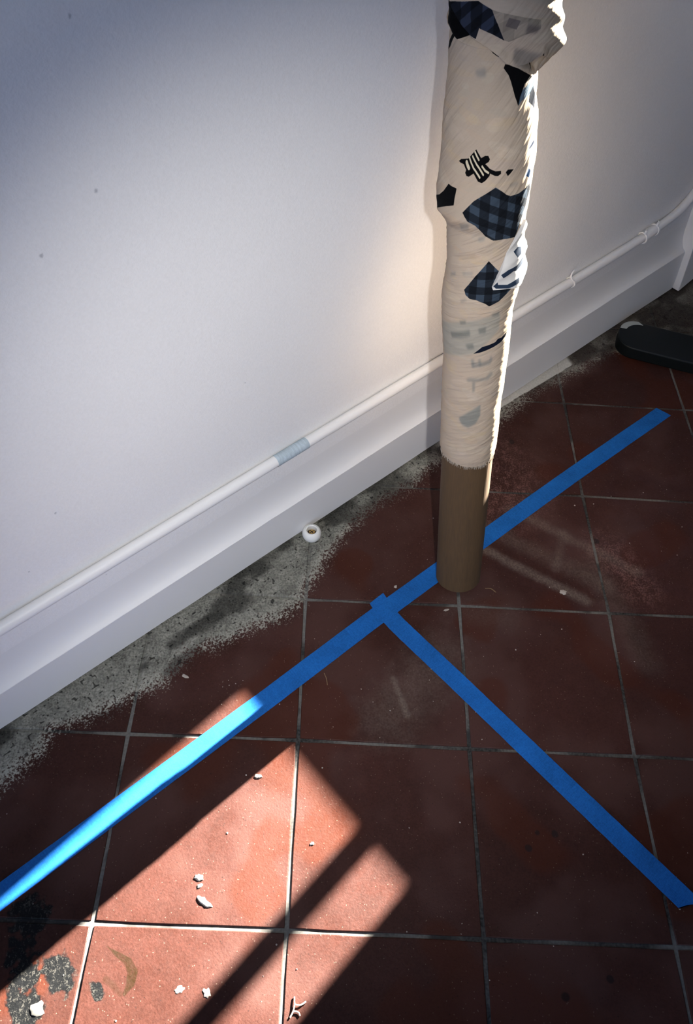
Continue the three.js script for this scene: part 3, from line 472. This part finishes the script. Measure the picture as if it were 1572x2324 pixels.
// ---------------------------------------------------------------- white conduit pipe on the wall
{
  const pipe = group('conduit_pipe'); tag(pipe, 'thin white painted conduit pipe running along the wall above the skirting', 'pipe');
  const py = (x) => 0.2505 + 0.0135 * (x + 0.6), PR = 0.0108, pz = ROOM.z0 + PR + 0.0012, pts = [];
  for (let x = -1.88; x < 1.0; x += 0.12) pts.push(new THREE.Vector3(x, py(x) + 0.0008 * (noise(x * 5, 8) - 0.5), pz));
  for (const [x, y, z] of [[1.06, 0.2755, pz], [1.1, 0.279, pz], [1.15, 0.2835, pz], [1.2, 0.2915, pz], [1.235, 0.306, pz], [1.262, 0.328, pz], [1.28, 0.352, pz], [1.294, 0.386, pz], [1.3, 0.43, pz], [1.3, 0.6, pz], [1.3, 1.2, pz], [1.3, 2.79, pz]]) pts.push(new THREE.Vector3(x, y, z));
  const curve = new THREE.CatmullRomCurve3(pts);
  mesh('pipe', new THREE.TubeGeometry(curve, 420, PR, 20), M.paint, pipe);
  const pale = std({ color: L(0.42, 0.5, 0.55), roughness: 0.7, map: dataTexture(256, 64, (u, v, o) => { const k = noise(u * 60, v * 4) > 0.55 ? 1 : 0.86; o[0] = o[1] = o[2] = k * (0.92 + 0.16 * noise(u * 120, v * 40)); }) });
  const along = (x0, x1, r, name, mat) => { const c = new THREE.LineCurve3(new THREE.Vector3(x0, py(x0), pz), new THREE.Vector3(x1, py(x1), pz)); const m = mesh(name, new THREE.TubeGeometry(c, 12, r, 22), mat, pipe); return m; };
  along(-0.073, 0.001, PR + 0.0006, 'tape_sleeve', pale).userData.label = 'faded pale blue tape wrapped round the pipe';
  // coupling with two screwed collars
  mesh('coupling', new THREE.TubeGeometry(new THREE.LineCurve3(new THREE.Vector3(1.064, 0.2758, pz), new THREE.Vector3(1.116, 0.2806, pz)), 6, PR + 0.0022, 20), M.paint, pipe);
  for (const [x, y] of [[1.066, 0.276], [1.114, 0.2804]]) {
    const col = mesh('collar', new THREE.TorusGeometry(PR + 0.0022, 0.0022, 8, 24).rotateY(Math.PI / 2), M.paint, pipe); col.position.set(x, y, pz);
    const sc = mesh('screw', new THREE.CylinderGeometry(0.003, 0.0036, 0.01, 10), M.paint, col); sc.position.set(0, PR + 0.006, 0.004);
    const wing = mesh('screw_head', new RoundedBoxGeometry(0.011, 0.0035, 0.004, 2, 0.001), M.paint, col); wing.position.set(0, PR + 0.0115, 0.004); wing.rotation.y = 0.6;
  }
  // spring clip with a curled tail
  { const x = 0.79, y = py(x), clip = mesh('pipe_clip', new THREE.TorusGeometry(PR + 0.0012, 0.0016, 8, 24).rotateY(Math.PI / 2), M.paint, pipe); clip.position.set(x, y, pz);
    const tail = new THREE.CatmullRomCurve3([[0, 0.002, PR + 0.0012], [-0.004, 0.009, PR], [-0.010, 0.015, PR - 0.004], [-0.012, 0.022, PR - 0.008], [-0.006, 0.029, PR - 0.010], [0.002, 0.031, PR - 0.012]].map((a) => new THREE.Vector3(...a)));
    mesh('clip_tail', new THREE.TubeGeometry(tail, 24, 0.0022, 8), M.paint, clip);
  }
}

// ---------------------------------------------------------------- round door stop on the floor by the skirting
{
  const stop = group('door_stop', [-0.006, 0.0006, 0.0205]); tag(stop, 'small round white door stop with a brass screw, on the floor against skirting', 'door stop');
  const prof = [[0.0104, 0.006], [0.0104, 0.0222], [0.0112, 0.0236], [0.013, 0.0238], [0.0162, 0.0222], [0.0188, 0.0185], [0.02, 0.014], [0.02, 0.0098], [0.0188, 0.0045], [0.0168, 0.0008], [0.016, 0], [0.002, 0]].map(([r, y]) => new THREE.Vector2(r, y));
  mesh('dome', new THREE.LatheGeometry(prof, 40), std({ color: L(0.7, 0.69, 0.65), roughness: 0.5 }), stop);
  const brass = std({ color: L(0.62, 0.4, 0.14), metalness: 0.9, roughness: 0.35 });
  const screw = mesh('screw', new THREE.CylinderGeometry(0.0058, 0.0066, 0.006, 20).translate(0.0005, 0.0135, 0), brass, stop);
  mesh('hole_disc', new THREE.CylinderGeometry(0.0103, 0.0103, 0.003, 20).translate(0, 0.0095, 0), std({ color: L(0.05, 0.035, 0.02), roughness: 0.6 }), stop);  // dark disc at the bottom of the screw hole
  const slot = std({ color: L(0.02, 0.014, 0.008), roughness: 0.8 });
  mesh('screw_slot', box(-0.0048, 0.0048, 0.0158, 0.01665, -0.0009, 0.0009), slot, screw); mesh('screw_slot', box(-0.0009, 0.0009, 0.0158, 0.01665, -0.0048, 0.0048), slot, screw);
}

// ---------------------------------------------------------------- dark flat stand foot at the right edge
{
  const bar = group('stand_foot', [1.037, 0, 0.037]); bar.rotation.y = -Math.atan2(0.87, 0.49);
  tag(bar, 'dark flat metal stand foot with rounded end, at the right edge by the skirting', 'stand foot');
  const w = 0.0575, ln = 0.62, r = 0.045, s = new THREE.Shape();
  s.moveTo(r, -w); s.lineTo(ln, -w); s.lineTo(ln, w); s.lineTo(r, w); s.absarc(r, w - r, r, Math.PI / 2, Math.PI, false); s.lineTo(0, -w + r); s.absarc(r, -w + r, r, Math.PI, Math.PI * 1.5, false);
  const g = new THREE.ExtrudeGeometry(s, { depth: 0.027, bevelEnabled: true, bevelThickness: 0.0035, bevelSize: 0.0035, bevelOffset: -0.0035, bevelSegments: 3, curveSegments: 16 }).rotateX(Math.PI / 2).translate(0, 0.0312, 0);
  mesh('plate', g, new THREE.MeshPhysicalMaterial({ color: L(0.003, 0.0042, 0.004), roughness: 0.42, specularIntensity: 0.5 }), bar);
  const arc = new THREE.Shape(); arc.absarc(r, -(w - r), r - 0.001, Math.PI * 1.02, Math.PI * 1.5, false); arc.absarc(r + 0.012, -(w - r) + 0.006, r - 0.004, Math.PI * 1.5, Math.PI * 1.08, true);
  const glint = new THREE.ExtrudeGeometry(arc, { depth: 0.0012, bevelEnabled: false, curveSegments: 16 }).rotateX(Math.PI / 2).translate(0, 0.0359, 0);  // thin pale crescent added in place of the flash glint on the rim
  const c = mesh('rim_glint', glint, std({ color: L(0.34, 0.36, 0.34), roughness: 0.5 }), bar); c.userData.label = 'pale crescent added for the flash glint on the rounded rim';
}

// ---------------------------------------------------------------- loose plaster chips and dried paint on the tiles
{
  const chipMat = std({ color: L(0.33, 0.29, 0.25), roughness: 0.9 }), greyMat = std({ color: L(0.075, 0.073, 0.066), roughness: 0.95 });
  const chip = (name, x, z, a, b, turn, h, seed, label, cat, mat = chipMat, grp) => {
    const R = rng(seed), n = 14, P = [], I = [], rad = [], ca = Math.cos(turn), sa = Math.sin(turn);
    for (let i = 0; i < n; i++) rad.push(0.62 + 0.5 * R());
    for (const [k, y] of [[1, 0], [0.86, 0.75], [0.45, 1]]) for (let i = 0; i < n; i++) { const t = i / n * TAU, u = Math.cos(t) * a * rad[i] * k, v = Math.sin(t) * b * rad[i] * k; P.push(ca * u - sa * v, h * y * (y ? 0.6 + 0.6 * R() : 1), sa * u + ca * v); }
    P.push(0, h * 0.9, 0);
    for (let k = 0; k < 2; k++) for (let i = 0; i < n; i++) { const p = k * n + i, q = k * n + (i + 1) % n; I.push(p, p + n, q, q, p + n, q + n); }
    for (let i = 0; i < n; i++) I.push(2 * n + i, 3 * n, 2 * n + (i + 1) % n);
    const g = new THREE.BufferGeometry(); g.setAttribute('position', new THREE.Float32BufferAttribute(P, 3)); g.setIndex(I); g.computeVertexNormals();
    const m = mesh(name, g, mat); m.position.set(x, 0.0004, z); tag(m, label, cat, grp); return m;
  };
  chip('plaster_chip', 0.3, 0.454, 0.0085, 0.006, 0.6, 0.0022, 1, 'white plaster chip on the tile right of the tube foot', 'plaster chip');
  chip('plaster_chip', 0.044, 0.225, 0.004, 0.0035, 0, 0.002, 2, 'tiny pale plaster chip between the tape junction and the tube', 'plaster chip');
  chip('plaster_chip', -0.404, 0.353, 0.008, 0.0045, 0.9, 0.002, 3, 'pale plaster crumb on the shadow edge of the middle sun patch', 'plaster chip');
  chip('plaster_chip', 0.084, 0.33, 0.006, 0.003, 0.4, 0.0015, 4, 'pale plaster flake on the tile joint just below the tube foot', 'plaster chip');
  chip('paint_spot', -0.683, 0.529, 0.0078, 0.0055, 0.3, 0.001, 5, 'white dried paint spot in the near sun patch, nearer the brown stain', 'paint spot');
  chip('paint_spot', -0.656, 0.559, 0.0078, 0.0068, 1.2, 0.001, 6, 'white dried paint spot in the near sun patch, nearer the shadow bar', 'paint spot');
  chip('cement_blob', -0.849, 0.416, 0.0125, 0.011, 0.3, 0.0015, 7, 'grey round cement blob in the bottom left corner', 'cement blob', greyMat);
  chip('plaster_smear', -0.573, 0.421, 0.009, 0.006, 0.9, 0.0022, 8, 'upper small lump of the white crusty plaster in the sun patch', 'plaster smear');
  chip('plaster_smear', -0.588, 0.455, 0.018, 0.0062, 1.35, 0.0022, 29, 'long white crusty plaster smear in the wide sun patch', 'plaster smear');
  chip('plaster_smear', -0.579, 0.432, 0.0055, 0.0035, 0.3, 0.0016, 21, 'smallest middle lump of the white crusty plaster in the sun patch', 'plaster smear');
  chip('paint_spot', -0.392, 0.118, 0.0085, 0.0035, 1.0, 0.001, 10, 'pale elongated paint drip at the edge of the grey cement', 'paint spot');
  chip('plaster_chip', -0.405, 0.498, 0.0045, 0.003, 0.2, 0.0015, 12, 'tiny white chip beside the pale joint in the wide sun patch', 'plaster chip');
  // the smallest white crumbs, scattered
  const R = rng(31), crumbs = [];
  const spots = [[-0.346, 0.172], [-0.341, 0.185], [-0.352, 0.18], [-0.336, 0.176], [-0.33, 0.19], [-0.248, 0.369], [-0.161, 0.38], [-0.33, 0.821], [-0.317, 0.75], [0.287, 0.428], [0.546, 0.524], [0.5, 0.325]];
  for (let i = 0; i < 90; i++) spots.push([-0.85 + R() * 1.7, 0.12 + R() * 0.85]);
  for (const [x, z] of spots) { const g = new THREE.DodecahedronGeometry(0.0007 + R() * R() * 0.0016, 0); g.scale(1, 0.5, 0.7 + R() * 0.6); g.rotateY(R() * 6); g.translate(x, 0.0006, z); crumbs.push(g); }
  const cr = mesh('plaster_crumbs', mergeGeometries(crumbs), chipMat); tag(cr, 'fine white plaster crumbs scattered over the tiles', 'crumbs'); cr.userData.kind = 'stuff';
  // straw and twig
  const straw = (name, pts, r, label, cat, col) => tag(mesh(name, new THREE.TubeGeometry(new THREE.CatmullRomCurve3(pts.map((a) => new THREE.Vector3(...a))), 16, r, 6), std({ color: col, roughness: 0.8 })), label, cat);
  straw('straw', [[-0.192, 0.0017, 0.279], [-0.196, 0.0014, 0.29], [-0.203, 0.0012, 0.301]], 0.0007, 'short straw sticking out from under the long tape strip', 'straw', L(0.22, 0.14, 0.07));
  straw('straw', [[0.182, 0.0012, 0.345], [0.19, 0.0016, 0.353], [0.192, 0.0012, 0.366]], 0.0007, 'short straw on the tile beside the tube foot', 'straw', L(0.2, 0.13, 0.06));
  const tw = group('dried_twig', [-0.572, 0.0006, 0.658]); tag(tw, 'small dried twig on the joint at the bottom edge', 'twig');
  const twm = std({ color: L(0.5, 0.38, 0.3), roughness: 0.85 });
  for (const p of [[[-0.012, 0.001, 0.004], [-0.004, 0.002, 0.001], [0.003, 0.0025, -0.004]], [[0.003, 0.0025, -0.004], [0.009, 0.002, 0.002], [0.018, 0.001, 0.004]], [[0.003, 0.0025, -0.004], [0.006, 0.002, -0.008], [0.009, 0.001, -0.012]], [[-0.004, 0.002, 0.001], [0.001, 0.0015, 0.007], [0.0, 0.001, 0.012]]]) mesh('stem', new THREE.TubeGeometry(new THREE.CatmullRomCurve3(p.map((a) => new THREE.Vector3(...a))), 10, 0.0012, 6), twm, tw);
}

// ---------------------------------------------------------------- the flash beside the lens, outside the picture
{
  const f = group('camera_flash', FLASH_AT.clone().addScaledVector(FWD, -0.03).toArray()); tag(f, 'small flash head beside the lens, outside the picture', 'flash');
  f.quaternion.copy(camera.quaternion);
  mesh('housing', new RoundedBoxGeometry(0.05, 0.03, 0.03, 3, 0.004), std({ color: L(0.02, 0.02, 0.02), roughness: 0.5 }), f).position.set(0, 0, 0.008);
  const glow = std({ color: L(0.8, 0.8, 0.8), emissive: L(1, 0.97, 0.95), emissiveIntensity: 2 });
  mesh('flash_window', box(-0.016, 0.016, -0.009, 0.009, -0.0085, -0.007), glow, f);
}

renderer.render(scene, camera);
